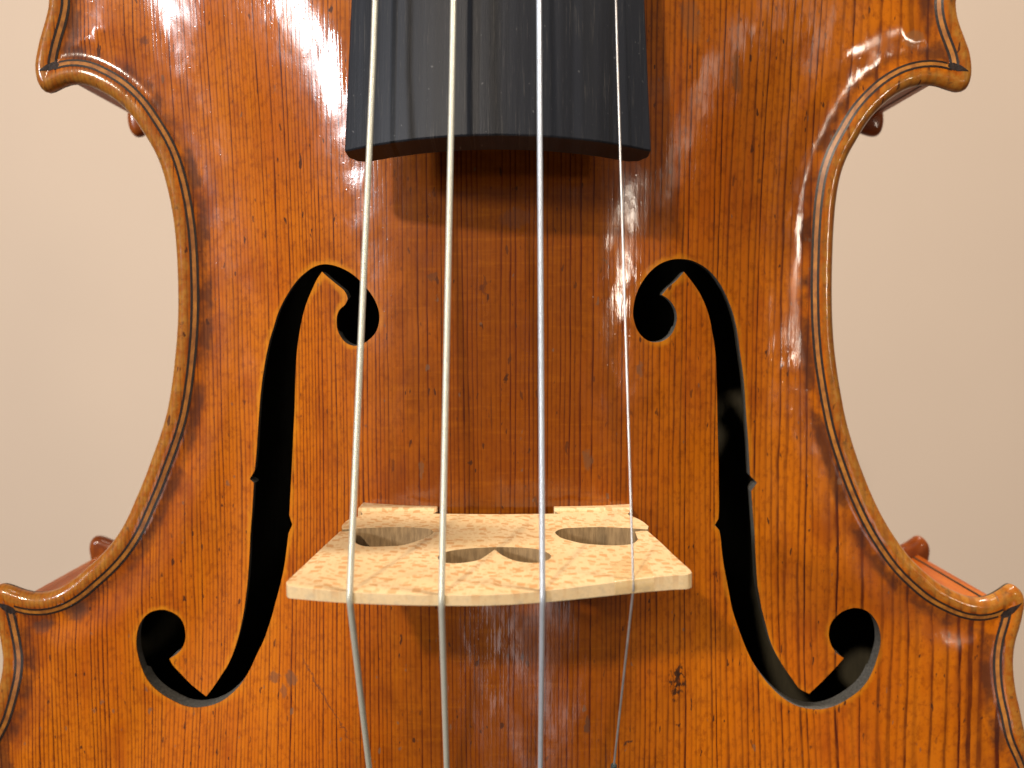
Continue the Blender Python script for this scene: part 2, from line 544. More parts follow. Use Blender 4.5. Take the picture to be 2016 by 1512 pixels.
def top_normals(P, d, near):
    g = (P - near) / np.maximum(d, 1e-6)[:, None]
    e = 0.02
    f = lambda q, dd: arch(q[:, 0], q[:, 1]) * sstep(2.5, 7.0, dd)
    lp_ = (lip(d + 0.01) - lip(np.maximum(d - 0.01, 0))) / (d + 0.01 - np.maximum(d - 0.01, 0))
    ss = (sstep(2.5, 7, d + .01) - sstep(2.5, 7, d - .01)) / 0.02
    A = arch(P[:, 0], P[:, 1])
    k = lp_ + A * ss
    w = sstep(2.5, 7.0, d)
    ax = (arch(P[:, 0] + e, P[:, 1]) - arch(P[:, 0] - e, P[:, 1])) / (2 * e) * w
    ay = (arch(P[:, 0], P[:, 1] + e) - arch(P[:, 0], P[:, 1] - e)) / (2 * e) * w
    n = np.stack([-(k * g[:, 0] + ax), -(k * g[:, 1] + ay), np.ones(len(P))], 1)
    b = d < 1e-4
    n[b, :2] *= 0
    if b.any():
        _, _, sg = nearest(P[b], OUT)
        n[b] = np.c_[-OUTN[sg], np.full(b.sum(), 0.05)]
    return n / np.linalg.norm(n, axis=1)[:, None]


def on_belly(px, py):
    z = 8.0
    for _ in range(14):
        p = on_z(px, py, z)
        z = 0.5 * z + 0.5 * float(height_at(p[:2])[0])
    return p


# ------------------------------------------------------------------ object helpers
def link(name, me, mats, parent=None, smooth=False):
    o = bpy.data.objects.new(name, me)
    for m in (mats if isinstance(mats, (list, tuple)) else [mats]):
        me.materials.append(m)
    COL.objects.link(o)
    if parent is not None:
        o.parent = parent
    if smooth:
        me.polygons.foreach_set('use_smooth', [True] * len(me.polygons))
    return o


def mesh(name, V, Fc):
    me = bpy.data.meshes.new(name)
    me.from_pydata([tuple(float(c) * S for c in v) for v in V], [], Fc)
    me.update()
    return me


def tube(name, path, rad, mat, parent, n=14, cap=True):
    path = [np.array(p, float) for p in path]
    rads = rad if hasattr(rad, '__len__') else [rad] * len(path)
    V, Fc = [], []
    for i, p in enumerate(path):
        t = nrm(path[min(i + 1, len(path) - 1)] - path[max(i - 1, 0)])
        u = nrm(np.cross(t, np.array([0.13, 0, 1.0]))); v = np.cross(u, t)
        for k in range(n):
            a = 2 * math.pi * k / n
            V.append(p + rads[i] * (math.cos(a) * u + math.sin(a) * v))
    for i in range(len(path) - 1):
        for k in range(n):
            a, b = i * n + k, i * n + (k + 1) % n
            Fc.append((a, b, b + n, a + n))
    if cap:
        Fc.append(tuple(range(n))[::-1]); Fc.append(tuple(range((len(path) - 1) * n, len(path) * n)))
    me = mesh(name, V, Fc)
    bm = bmesh.new(); bm.from_mesh(me); bmesh.ops.recalc_face_normals(bm, faces=bm.faces); bm.to_mesh(me); bm.free()
    return link(name, me, mat, parent, True)


def loft(name, sections, mats, parent, smooth=False, cap=True):
    n = len(sections[0]); V = [p for s in sections for p in s]; Fc = []
    for i in range(len(sections) - 1):
        for k in range(n):
            a, b = i * n + k, i * n + (k + 1) % n
            Fc.append((a, b, b + n, a + n))
    if cap:
        Fc.append(tuple(range(n))[::-1]); Fc.append(tuple(range((len(sections) - 1) * n, len(sections) * n)))
    me = mesh(name, V, Fc)
    bm = bmesh.new(); bm.from_mesh(me); bmesh.ops.recalc_face_normals(bm, faces=bm.faces); bm.to_mesh(me); bm.free()
    return link(name, me, mats, parent, smooth)


def bevel(o, w, seg=2, ang=35):
    m = o.modifiers.new('bevel', 'BEVEL'); m.width = w * S; m.segments = seg
    m.limit_method = 'ANGLE'; m.angle_limit = math.radians(ang); m.harden_normals = False
    return o


# ------------------------------------------------------------------ f-holes (traced, laid on the arched belly)
C = 1
FL = [(524, 700), (532, 665), (539, 643), (547, 617), (558, 593), (571, 571), (585, 552), (602, 536), (618, 525.5), (634, 520.5), (650, 521), (668, 526),
      (689, 536.5), (708, 552), (724, 570), (737, 589), (744, 606), (747, 622), (745.5, 638), (741, 652), (732, 664), (719, 674), (705, 680.5), (692, 680),
      (680, 674), (671, 663), (664.5, 649.5), (662.5, 635), (664, 619), (669.5, 608.5), (679, 600), (685, 588, C), (679, 574), (660, 557.5), (646, 546),
      (634, 535, C), (624.5, 549), (615, 569), (606, 590), (599, 611), (593, 636), (589, 659), (586, 679), (584, 700), (582, 733), (581, 766), (580, 806),
      (578, 845), (576, 890), (573.5, 940), (571, 986), (569.5, 1014, C), (575.5, 1033, C), (568, 1050, C), (565, 1075), (560, 1113), (554, 1142), (548, 1166),
      (542, 1188), (534.5, 1216), (527, 1239), (520, 1259), (506, 1288), (490, 1322), (474, 1347), (458, 1364), (441, 1377.5), (421, 1387), (400, 1392),
      (381, 1393), (362, 1389.5), (342, 1380.5), (321, 1368.5), (303.5, 1354.5), (289, 1337), (279.5, 1317), (272, 1294), (268.5, 1274), (268.5, 1255), (272, 1236),
      (280, 1220), (293, 1207), (309.5, 1201), (324, 1200.5), (339, 1205.5), (353, 1215), (361.5, 1229), (365, 1245), (364.5, 1261), (358.5, 1276), (348, 1287.5),
      (333.5, 1297, C), (340, 1309), (357, 1327.5), (376, 1347), (393, 1361), (406, 1371, C), (419, 1354), (434.5, 1331), (449, 1308), (458, 1288), (466.5, 1263),
      (473.5, 1236), (479.5, 1206), (485, 1166), (488.5, 1130), (491, 1093), (493, 1050), (496, 1010), (498.5, 970), (500, 951, C), (491.5, 943, C), (501, 927, C),
      (503.5, 905), (506.5, 865), (509, 826), (512, 786), (515.5, 753), (519.5, 726)]
FR = [(1476.5, 936, C), (1475.5, 916), (1473.5, 875), (1470.5, 835), (1467.5, 792), (1465, 753), (1461, 720), (1456, 686), (1449.5, 642), (1441.5, 612), (1431, 585), (1419, 561),
      (1406, 543), (1393, 530), (1378, 520), (1362, 513), (1346, 510), (1329, 510), (1312, 514), (1296, 521.5), (1282, 533), (1270, 547), (1259, 565),
      (1251, 585), (1247, 606), (1246.5, 622), (1250, 638), (1256.5, 653), (1267, 665), (1280, 672.5), (1296, 673.5), (1309, 669), (1321, 659), (1328.5, 645),
      (1332.5, 628), (1331, 613), (1324, 598), (1314.5, 588), (1303, 580.5, C), (1315, 566.5), (1331, 552.5), (1346.5, 535, C), (1357, 548), (1369, 564),
      (1379, 580), (1387, 597), (1394, 616), (1399, 636), (1403, 658), (1407, 682), (1410, 720), (1411, 759), (1412, 799), (1413, 852), (1414.5, 905),
      (1415, 962), (1415.5, 1000), (1414.5, 1021, C), (1407, 1034, C), (1416, 1044, C), (1418.5, 1058), (1421, 1083), (1425, 1113), (1429, 1135), (1434.5, 1163),
      (1441, 1197), (1447.5, 1219), (1456, 1243), (1467, 1272), (1480, 1300), (1495, 1324), (1510, 1343.5), (1527.5, 1362), (1547, 1378), (1568, 1389.5), (1588, 1395),
      (1607, 1397), (1626, 1395.5), (1647, 1389), (1670, 1376.5), (1692, 1360), (1707.5, 1342), (1718.5, 1321), (1727, 1297), (1733, 1273), (1734, 1257),
      (1730.5, 1236), (1722.5, 1219), (1711, 1206), (1696, 1198.5), (1680, 1197), (1663, 1202), (1648, 1212), (1637, 1225), (1632, 1242), (1632.5, 1258.5), (1639, 1275),
      (1649.5, 1287.5), (1661.5, 1296, C), (1648, 1311), (1629, 1331), (1611, 1349), (1593, 1366, C), (1573, 1355), (1560, 1337), (1547, 1319), (1535, 1300),
      (1523, 1278), (1514, 1254), (1507, 1227), (1500.5, 1202), (1495, 1173), (1491, 1148), (1489, 1116), (1487, 1083), (1485.5, 1050), (1483, 1020), (1480.5, 985), (1479, 967, C),
      (1490.5, 950.5, C)]


def f_loop(px):
    return split_curve([(*on_belly(p[0], p[1])[:2], *p[2:]) for p in px], 0.45)


FLOOP = f_loop(FL)
FRLOOP = f_loop(FR)

# stains: pixel centre, radii in mm, angle, strength, colour
STAINS = []
for (px, py, rx, ry, ang, s, c) in [
        (541, 1333, 0.9, 0.9, 0, 0.6, (0.10, 0.05, 0.03)), (573, 1335, 1.1, 1.2, 0, 0.6, (0.11, 0.055, 0.03)), (558, 1360, 0.6, 1.3, 0, 0.5, (0.10, 0.05, 0.03)),
        (1334, 1340, 1.3, 2.2, 0.4, 0.9, (0.022, 0.010, 0.006)), (1330, 1365, 0.7, 1.6, 0, 0.85, (0.022, 0.010, 0.006)), (1338, 1322, 0.5, 1.4, -0.2, 0.8, (0.022, 0.010, 0.006)),
        (1156, 1425, 0.5, 1.6, 0, 0.7, (0.07, 0.035, 0.02)), (1235, 1462, 0.9, 0.35, 0.5, 0.8, (0.03, 0.015, 0.01)),
        (1260, 730, 0.55, 1.4, 0, 0.6, (0.13, 0.06, 0.03)), (1157, 905, 0.8, 1.6, 0.15, 0.55, (0.13, 0.065, 0.03)), (828, 925, 0.4, 1.6, 0, 0.5, (0.13, 0.07, 0.035)),
        (996, 745, 0.3, 1.2, 0, 0.8, (0.03, 0.01, 0.005)), (953, 560, 0.35, 1.5, 0, 0.5, (0.05, 0.015, 0.008)), (850, 545, 0.8, 0.7, 0, 0.5, (0.07, 0.03, 0.015)),
        (283, 82, 1.0, 0.9, 0, 0.6, (0.06, 0.02, 0.015)), (150, 1200, 2.2, 2.2, 0.3, 0.55, (0.06, 0.03, 0.02)), (85, 1232, 2.0, 1.2, 0.3, 0.5, (0.06, 0.03, 0.02)),
        (1450, 145, 0.9, 3.4, 0.2, 0.55, (0.13, 0.06, 0.025)), (1360, 40, 1.8, 3.4, 0.2, 0.4, (0.16, 0.07, 0.03)), (640, 1375, 0.16, 9.0, 0.62, 0.6, (0.08, 0.03, 0.015)),
        (1800, 75, 1.6, 1.3, 0, 0.45, (0.2, 0.11, 0.05)), (1015, 430, 2.4, 1.4, 0.2, 0.35, (0.09, 0.035, 0.02))]:
    p = on_belly(px, py)
    STAINS.append((float(p[0]), float(p[1]), rx, ry, ang, s, c))

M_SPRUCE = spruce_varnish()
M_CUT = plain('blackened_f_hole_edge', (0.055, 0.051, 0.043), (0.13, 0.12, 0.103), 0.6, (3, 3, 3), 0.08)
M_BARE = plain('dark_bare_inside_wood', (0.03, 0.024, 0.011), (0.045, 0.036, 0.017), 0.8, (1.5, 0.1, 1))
M_RIB = maple_varnish('amber_varnish_on_maple', (0.50, 0.13, 0.008), (0.36, 0.075, 0.005))
M_BACK = maple_varnish('brown_varnish_on_back', (0.24, 0.055, 0.006), (0.15, 0.032, 0.005))
M_EBONY = ebony()
M_BRIDGE = bridge_maple()
M_POINT = plain('black_mitre_stain', (0.010, 0.006, 0.005), (0.025, 0.012, 0.008), 0.6, (1.5, 1.5, 1), 0.25, Specular_IOR_Level=0.25)
M_BCUT = plain('shaded_maple_end_grain', (0.32, 0.20, 0.085), (0.20, 0.12, 0.048), 0.7, (2.5, 0.4, 2.5), 0.06)  # end grain of the bridge cuts, with the openings' shade painted in
M_PDARK = plain('dyed_black_purfling_veneer', (0.010, 0.006, 0.005), (0.026, 0.013, 0.007), 0.35, (1.5, 1.5, 1), 0.02, Coat_Weight=0.3, Coat_Roughness=0.15)
M_PLIGHT = plain('amber_purfling_veneer', (0.44, 0.165, 0.018), (0.22, 0.07, 0.010), 0.4, (0.8, 0.5, 1), 0.03, Coat_Weight=0.5, Coat_Roughness=0.15)
M_PARCH = plain('yellowed_parchment', (0.80, 0.60, 0.28), (0.72, 0.50, 0.2), 0.25, (1, 1, 1), 0.03, Alpha=0.28, Coat_Weight=0.5)
M_SILK = plain('dark_green_silk_wrap', (0.01, 0.018, 0.016), (0.03, 0.04, 0.035), 0.7, (4, 4, 4), 0.05)

# ------------------------------------------------------------------ the wall behind
me = mesh('wall', [(-2600, -2600, -1200), (2600, -2600, -1200), (2600, 2600, -1200), (-2600, 2600, -1200)], [(0, 1, 2, 3)])
wall = link('wall', me, wall_paint())
wall['kind'] = 'structure'

# ------------------------------------------------------------------ the violin
violin = bpy.data.objects.new('violin', None)
COL.objects.link(violin)
violin['label'] = 'old amber varnished violin with ebony fingerboard and pale flecked bridge before a beige wall'
violin['category'] = 'violin'


def ring_points(ds, every=1):
    pts, dd = [], []
    for d in ds:
        P = OUT[::every] + OUTN[::every] * d
        dist, _, _ = nearest(P, OUT)
        ok = (np.abs(dist - d) < 0.02 + 0.02 * d) & inside(P, OUT)
        pts.append(P[ok])
    return np.concatenate(pts)


def cdt_plate(loops, free):
    V, E = [], []
    for L in loops:
        b = len(V); n = len(L)
        V += [tuple(p) for p in L]
        E += [(b + i, b + (i + 1) % n) for i in range(n)]
    V += [tuple(p) for p in free]
    r = delaunay_2d_cdt([Vector(v) for v in V], E, [], 0, 1e-5)
    P = np.array([tuple(v) for v in r[0]])
    T = np.array([f for f in r[2] if len(f) == 3])
    c = P[T].mean(1)
    ok = inside(c, loops[0])
    for L in loops[1:]:
        ok &= ~inside(c, L)
    return P, T[ok]


def far_from(P, loops, m):
    ok = np.ones(len(P), bool)
    for L in loops:
        d, _, _ = nearest(P, L)
        ok &= (d > m) & ~inside(P, L)
    return P[ok]


def grid(step, x0, x1, y0, y1):
    xs = np.arange(x0, x1, step); ys = np.arange(y0, y1, step * 0.866)
    g = [(x + (step / 2 if j % 2 else 0), y) for j, y in enumerate(ys) for x in xs]
    return np.array(g) + rng.normal(0, step * 0.03, (len(g), 2))


RINGS = [0.05, 0.18, 0.4, 0.7, 1.1, 1.6, 2.1, 2.6, 2.95, 3.3, 3.65, 4.0, 4.5, 5.1, 5.8, 6.7]
gf = grid(1.5, -95, 95, -52, 92)
gc = grid(3.5, -106, 106, -163, 196); gc = gc[(gc[:, 1] < -53) | (gc[:, 1] > 93)]
gp = np.concatenate([gf, gc])
gp = gp[inside(gp, OUT)]
dd, _, _ = nearest(gp, OUT)
gp = gp[dd > 7.4]
free = far_from(np.concatenate([ring_points(RINGS), gp]), [FLOOP, FRLOOP], 0.5)
P, T = cdt_plate([OUT, FLOOP, FRLOOP], free)
D, NEAR, _ = nearest(P, OUT)
D[D < 1e-3] = 0
ZT = height(P[:, 0], P[:, 1], D)
r_ = np.clip(D, 0, RB)
ZB = np.where(D < RB, -RB - np.sqrt(np.maximum(RB ** 2 - (RB - r_) ** 2, 0)), ZT - 2.7)
# thin the plate a little by the f-holes
NT = top_normals(P, D, NEAR)
n = len(P)
V = [(*P[i], ZT[i]) for i in range(n)]
bot = np.where(D > 0, np.arange(n, 2 * n), np.arange(n))
V += [(*P[i], ZB[i]) for i in range(n)]
FA, MI = [], []
ar = (P[T[:, 1], 0] - P[T[:, 0], 0]) * (P[T[:, 2], 1] - P[T[:, 0], 1]) - (P[T[:, 1], 1] - P[T[:, 0], 1]) * (P[T[:, 2], 0] - P[T[:, 0], 0])
T[ar < 0] = T[ar < 0][:, ::-1]
edge_count = {}
for t in T:
    FA.append(tuple(int(i) for i in t)); MI.append(0)
    for a, b in ((t[0], t[1]), (t[1], t[2]), (t[2], t[0])):
        edge_count.setdefault((min(a, b), max(a, b)), []).append((int(a), int(b)))
for t in T:
    q = tuple(int(bot[i]) for i in t[::-1])
    if len(set(q)) == 3:
        FA.append(q); MI.append(2)
wall_edges = [v[0] for v in edge_count.values() if len(v) == 1 and D[v[0][0]] > 0.5]
inn = {}
for a, b in wall_edges:             # hole lies to the right of a->b
    e = P[b] - P[a]; e = np.array([e[1], -e[0]]) / (np.linalg.norm(e) + 1e-9)
    for k in (a, b):
        inn[k] = inn.get(k, np.zeros(2)) + e
for k, e in inn.items():
    e = e / (np.linalg.norm(e) + 1e-9)
    u = -0.1 if e[1] > 0.35 else (0.12 if P[k][0] > 0 and e[0] < 0 else 0.4)
    V[int(bot[k])] = (P[k][0] - e[0] * u, P[k][1] - e[1] * u, ZB[k])
mid = {}
for k, e in inn.items():
    e = e / (np.linalg.norm(e) + 1e-9)
    mid[k] = len(V)
    V.append((P[k][0] - e[0] * 0.02, P[k][1] - e[1] * 0.02, ZT[k] - 0.16))
for a, b in wall_edges:
    FA.append((b, a, mid[a], mid[b])); MI.append(0)
    FA.append((mid[b], mid[a], int(bot[a]), int(bot[b]))); MI.append(1)
me = mesh('belly', V, FA)
me.polygons.foreach_set('material_index', MI)
ntop = len(T)
me.polygons.foreach_set('use_smooth', [True] * ntop + [m == 2 for m in MI[ntop:]])
at = me.attributes.new('edge_d', 'FLOAT', 'POINT')
at2 = me.attributes.new('hole_d', 'FLOAT', 'POINT')
fd = np.minimum(nearest(P, FLOOP)[0], nearest(P, FRLOOP)[0])
at2.data.foreach_set('value', np.concatenate([fd, fd, np.zeros(len(V) - 2 * n)]))
allD = np.concatenate([D, D, np.full(len(V) - 2 * n, 20.0)])
at.data.foreach_set('value', allD)
custom = []
for p in me.polygons:
    for vi in p.vertices:
        custom.append(tuple(NT[vi]) if p.index < ntop else (0, 0, 0))
me.normals_split_custom_set(custom)
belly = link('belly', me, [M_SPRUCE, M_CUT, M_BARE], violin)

# ---- purfling: two black strips with a pale one between, mitred into the corners


def runs(d):
    Q = OUT + OUTN * d
    dist, _, _ = nearest(Q, OUT)
    ok = (np.abs(dist - d) < 0.03) & inside(Q, OUT)
    N_ = len(Q)
    st = next(i for i in range(N_) if not ok[i])
    res, cur = [], []
    for k in range(N_ + 1):
        i = (st + k) % N_
        if ok[i] and k < N_:
            cur.append(i)
        elif cur:
            if len(cur) > 8:
                res.append(cur)
            cur = []
    return res


def strip(name, d0, d1, idx, mat, parent, lift=0.05):
    A = OUT[idx] + OUTN[idx] * d0; B = OUT[idx] + OUTN[idx] * d1
    za = height_at(A) + lift; zb = height_at(B) + lift
    V, Fc = [], []
    for a, b, z0, z1 in zip(A, B, za, zb):
        V += [(a[0], a[1], z0 - 0.3), (a[0], a[1], z0), (b[0], b[1], z1), (b[0], b[1], z1 - 0.3)]
    m = len(idx)
    for i in range(m - 1):
        for k in range(3):
            q = i * 4 + k
            Fc.append((q, q + 1, q + 5, q + 4))
    me = mesh(name, V, Fc)
    bm = bmesh.new(); bm.from_mesh(me)
    bmesh.ops.recalc_face_normals(bm, faces=bm.faces)
    if sum(f.normal.z for f in bm.faces) < 0:
        bmesh.ops.reverse_faces(bm, faces=bm.faces)
    bm.to_mesh(me); bm.free()
    return link(name, me, mat, parent)


def matching(run, d):
    """samples of this run that are still valid at depth d"""
    idx = np.array(run)
    Q = OUT[idx] + OUTN[idx] * d
    dist, _, _ = nearest(Q, OUT)
    return idx[np.abs(dist - d) < 0.05]


for run in runs(3.3):
    pf = strip('purfling', 2.88, 3.50, matching(run, 3.2), M_PLIGHT, violin, 0.045)
    strip('dark_strip', 2.54, 2.90, matching(run, 2.75), M_PDARK, pf, 0.06)
    strip('dark_strip', 3.48, 3.84, matching(run, 3.65), M_PDARK, pf, 0.06)
# the black point where two purflings meet in each corner
for tip_px, dirx in (((76, 150), 1), ((1908, 150), -1), ((-9, 1172), 1), ((2013, 1172), -1)):
    tip = on_z(*tip_px, ZE)[:2]
    rr = [p for run in runs(3.3) for p in (OUT[run[0]] + OUTN[run[0]] * 3.3, OUT[run[-1]] + OUTN[run[-1]] * 3.3)]
    mp = min(rr, key=lambda p: np.linalg.norm(p - tip))
    v = tip - mp; L = np.linalg.norm(v); v /= L; u = np.array([-v[1], v[0]])
    prof = [(-1.0, 0.3), (-0.3, 0.62), (0.25 * L, 0.5), (0.5 * L, 0.24), (0.7 * L, 0.05)]
    A = np.array([mp + v * t + u * w for t, w in prof]); B = np.array([mp + v * t - u * w for t, w in prof])
    M_ = 0.5 * (A + B)
    za, zb, zm = height_at(A) + 0.06, height_at(B) + 0.06, height_at(M_) + 0.09
    V, Fc = [], []
    for i in range(len(prof)):
        V += [(*A[i], za[i]), (*M_[i], zm[i]), (*B[i], zb[i])]
    for i in range(len(prof) - 1):
        q = i * 3
        Fc += [(q, q + 3, q + 4, q + 1), (q + 1, q + 4, q + 5, q + 2)]
    me = mesh('purfling_point', V, Fc)
    bm = bmesh.new(); bm.from_mesh(me)
    bmesh.ops.recalc_face_normals(bm, faces=bm.faces)
    if sum(f.normal.z for f in bm.faces) < 0:
        bmesh.ops.reverse_faces(bm, faces=bm.faces)
    bm.to_mesh(me); bm.free()
    link('purfling_point', me, M_POINT, violin, True)

# ---- ribs, back
RIB_TOP, RIB_BOT = -3.1, -34.3
rr = runs(2.9)
for k, run in enumerate(rr):
    idx = matching(run, 2.9)
    nx = matching(rr[(k + 1) % len(rr)], 2.9)
    Q = OUT[idx] + OUTN[idx] * 2.9
    # carry each rib on into the corner block
    pv = matching(rr[k - 1], 2.9)
    Q = np.concatenate([[0.5 * (Q[0] + OUT[pv[-1]] + OUTN[pv[-1]] * 2.9)], Q, [0.5 * (Q[-1] + OUT[nx[0]] + OUTN[nx[0]] * 2.9)]])
    m = len(Q)
    t = np.gradient(Q, axis=0); t /= np.linalg.norm(t, axis=1)[:, None] + 1e-9
    nn = np.stack([-t[:, 1], t[:, 0]], 1)
    if np.mean((nn[1:-1] * OUTN[idx]).sum(1)) < 0:
        nn = -nn
    Qi = Q + nn * 1.1
    V = [(*p, RIB_TOP) for p in Q] + [(*p, RIB_BOT) for p in Q] + [(*p, RIB_BOT) for p in Qi] + [(*p, RIB_TOP) for p in Qi]
    Fc = []
    for i in range(m - 1):
        Fc += [(i, i + 1, m + i + 1, m + i), (2 * m + i, 2 * m + i + 1, 3 * m + i + 1, 3 * m + i)]
    me = mesh('rib', V, Fc)
    me.polygons.foreach_set('material_index', [0, 1] * (m - 1))
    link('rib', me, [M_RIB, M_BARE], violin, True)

OUTC = OUT
g2 = grid(4.5, -106, 106, -163, 196); g2 = g2[inside(g2, OUT)]
d2, _, _ = nearest(g2, OUT)
P2, T2 = cdt_plate([OUT], np.concatenate([ring_points([0.2, 0.7, 1.5, 3.2, 5.5]), g2[d2 > 7]]))
D2, _, _ = nearest(P2, OUT); D2[D2 < 1e-3] = 0
n2 = len(P2)
r2 = np.sqrt(np.maximum(1.6 ** 2 - (1.6 - np.clip(D2, 0, 1.6)) ** 2, 0))
A2 = arch(P2[:, 0], P2[:, 1]) * sstep(3, 8, D2)
V = [(*P2[i], -35.2 + r2[i] - 0.93 * A2[i]) for i in range(n2)] + [(*P2[i], -35.2 - r2[i] - A2[i] * 0.95 - 0.9 * sstep(2, 9, D2[i])) for i in range(n2)]
b2 = np.where(D2 > 0, np.arange(n2, 2 * n2), np.arange(n2))
Fc = []; MI = []
for t in T2:
    a = (P2[t[1], 0] - P2[t[0], 0]) * (P2[t[2], 1] - P2[t[0], 1]) - (P2[t[1], 1] - P2[t[0], 1]) * (P2[t[2], 0] - P2[t[0], 0])
    t = t if a > 0 else t[::-1]
    Fc.append(tuple(int(i) for i in t)); MI.append(1 if D2[t].min() > 3.0 else 0)
    q = tuple(int(b2[i]) for i in t[::-1])
    if len(set(q)) == 3:
        Fc.append(q); MI.append(0)
me = mesh('back_plate', V, Fc)
me.polygons.foreach_set('material_index', MI)
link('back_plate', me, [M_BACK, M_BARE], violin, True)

# ---- inside: bass bar and sound post
bar = []
for yy in np.linspace(-120, 140, 27):
    zt = float(height_at((-15.5, yy))[0]) - 3.2
    hgt = 11 * math.cos((yy - 10) / 130 * math.pi / 2) ** 0.6 + 1
    bar.append([(-18.2, yy, zt + 0.5), (-12.8, yy, zt + 0.5), (-13.2, yy, zt - hgt), (-17.8, yy, zt - hgt)])
loft('bass_bar', bar, M_BARE, violin)
tube('sound_post', [(17, -7, -48), (17, -7, 11)], 3.1, M_BARE, violin)

# ---- fingerboard


def fb_section(y, xl, xr, ze, sag, th, dy=0.0, bow=0.0):
    cx, hw = 0.5 * (xl + xr), 0.5 * (xr - xl)
    sec = []
    for k in range(17):                       # playing surface, an arc
        t = -1 + 2 * k / 16
        sec.append((cx + hw * t, y + bow * (1 - t * t), ze + sag * (1 - t * t * (0.94 + 0.06 * t * t))))
    sec.append((xr + 0.05, y - dy * 0.5, ze - th * 0.62))
    sec.append((xr - 1.0, y - dy * 0.85, ze - th))
    for k in range(11):                       # hollowed underside
        t = 1 - 2 * k / 10
        sec.append((cx + hw * 0.88 * t, y - dy + bow * (1 - t * t) * 0.7, ze - th + (sag - 0.6) * (1 - t * t)))
    sec.append((xl + 1.0, y - dy * 0.85, ze - th))
    sec.append((xl - 0.05, y - dy * 0.5, ze - th * 0.62))
    return sec


ZEND, SLOPE = 26.5, 0.115
pl, pr = on_z(678, 291, ZEND), on_z(1282, 289, ZEND)
YEND = 0.5 * (pl[1] + pr[1]) - 0.55
pl0, pr0 = on_z(691, 0, ZEND - SLOPE * 20), on_z(1269, 0, ZEND - SLOPE * 20)
kl = (pl0[0] - pl[0]) / (pl0[1] - pl[1]); kr = (pr0[0] - pr[0]) / (pr0[1] - pr[1])
kl = min(kl, 0.036); kr = max(kr, -0.036)
secs = []
for s, dy, bow in ((0, 0.65, 0.8), (0.9, 0.6, 0.75), (6, 0, 0.4), (25, 0, 0), (80, 0, 0), (150, 0, 0), (215, 0, 0), (270, 0, 0)):
    secs.append(fb_section(YEND + s, pl[0] + kl * s, pr[0] + kr * s, ZEND - SLOPE * s, 6.2 - 0.010 * s, 4.3, dy, bow))
fb = loft('fingerboard', secs, M_EBONY, violin, False)
bevel(fb, 0.22, 2, 40)
for p in fb.data.polygons:
    p.use_smooth = False
fb.data.polygons.foreach_set('use_smooth', [len(p.vertices) == 4 for p in fb.data.polygons])
fb.data.set_sharp_from_angle(angle=math.radians(32))
XC = 0.5 * (pl[0] + pr[0])
nk = []
for y_, w_, h_ in ((YEND + 126, 15, 26), (YEND + 133, 14, 30), (YEND + 145, 13, 24), (YEND + 160, 12, 17), (YEND + 200, 11.5, 15), (YEND + 270, 11.0, 14)):
    zt = ZEND - SLOPE * (y_ - YEND) - 3.6
    nk.append([(XC + w_ * math.cos(a), y_, zt - h_ * abs(math.sin(a)) ** 0.8) for a in np.linspace(0, -math.pi, 13)])
loft('neck', nk, M_RIB, violin, True)

# ---- bridge: front face traced, leaning back slightly; back face square to the belly
q1, q2 = on_belly(786, 999), on_belly(1166, 998)
Y0 = 0.5 * (q1[1] + q2[1]); Z0 = 0.5 * (q1[2] + q2[2])
LEAN = 2.75 / 33.0
fn = nrm(np.array([0, 1.0, LEAN]))


def bf(px, py):
    p = on_plane(px, py, (0, Y0, Z0), fn)
    return p[0], p[2]


crown_px = [(563.5, 1146), (566, 1152), (590, 1156), (640, 1161.5), (690, 1165.5), (770, 1169.5), (862, 1171.5), (967, 1171), (1064, 1164), (1168, 1151.5), (1240, 1142),
            (1320, 1133), (1357, 1130), (1362, 1127)]
right_px = [(1358, 1121), (1330, 1096), (1300, 1067), (1274.5, 1045), (1262, 1045.2), (1250, 1046.5)]
rk = [(1256, 1062), (1247, 1069.5), (1220, 1073.5), (1178, 1072.5), (1147, 1069.5), (1126, 1065), (1103, 1057.5), (1093, 1048), (1106, 1041), (1137, 1038.5), (1189, 1037.5),
      (1250, 1040.2), (1275, 1042)]
right2 = [(1277, 1036), (1266, 1027), (1250, 1018.5), (1240, 1015), (1236, 1012)]
rfoot = [(1241, 1006), (1241, 996.5), (1165, 998.5), (1090, 1001), (1090, 1006), (1100, 1011)]
arch_px = [(1060, 1011.5), (975, 1012.3), (890, 1011.5)]
lfoot = [(853, 1011), (862, 1006), (862, 1001.5), (786, 999.5), (710, 997.5), (710, 1006)]
left2 = [(714, 1012), (708, 1015.5), (690, 1021), (678, 1029), (673, 1036), (674, 1042.5)]
lk = [(700, 1040.5), (737, 1038.5), (789, 1037.5), (831, 1039.5), (850, 1043), (853.5, 1048), (842, 1057), (817, 1066.5), (790, 1073.5), (758, 1075.5), (717, 1075), (702, 1069.5),
      (694, 1060), (697, 1047)]
left3 = [(685, 1045.5), (669, 1046.5), (640, 1073), (600, 1111), (570, 1139)]
sm = lambda q: [tuple(v) for v in catmull([np.array(p, float) for p in q], 4.0)]
outer = np.array([bf(*p) for p in sm(crown_px) + right_px + sm(rk) + sm(right2) + rfoot + sm(arch_px) + lfoot + sm(left2) + sm(lk) + left3])
heart_px = [(861.5, 1098), (868, 1091), (883, 1085), (925, 1079.5), (973, 1077), (1030, 1078), (1060, 1081.5), (1078, 1088), (1085, 1095), (1077, 1103), (1050, 1108), (1015, 1104), (990, 1093.5),
            (974, 1081.5, C), (958, 1093), (943, 1102), (905, 1108.5), (876, 1107.5)]
heart = split_curve([(*bf(p[0], p[1]), *p[2:]) for p in heart_px], 0.6)
xs_, zs_ = outer[:, 0], outer[:, 1]
ZC = zs_.max()
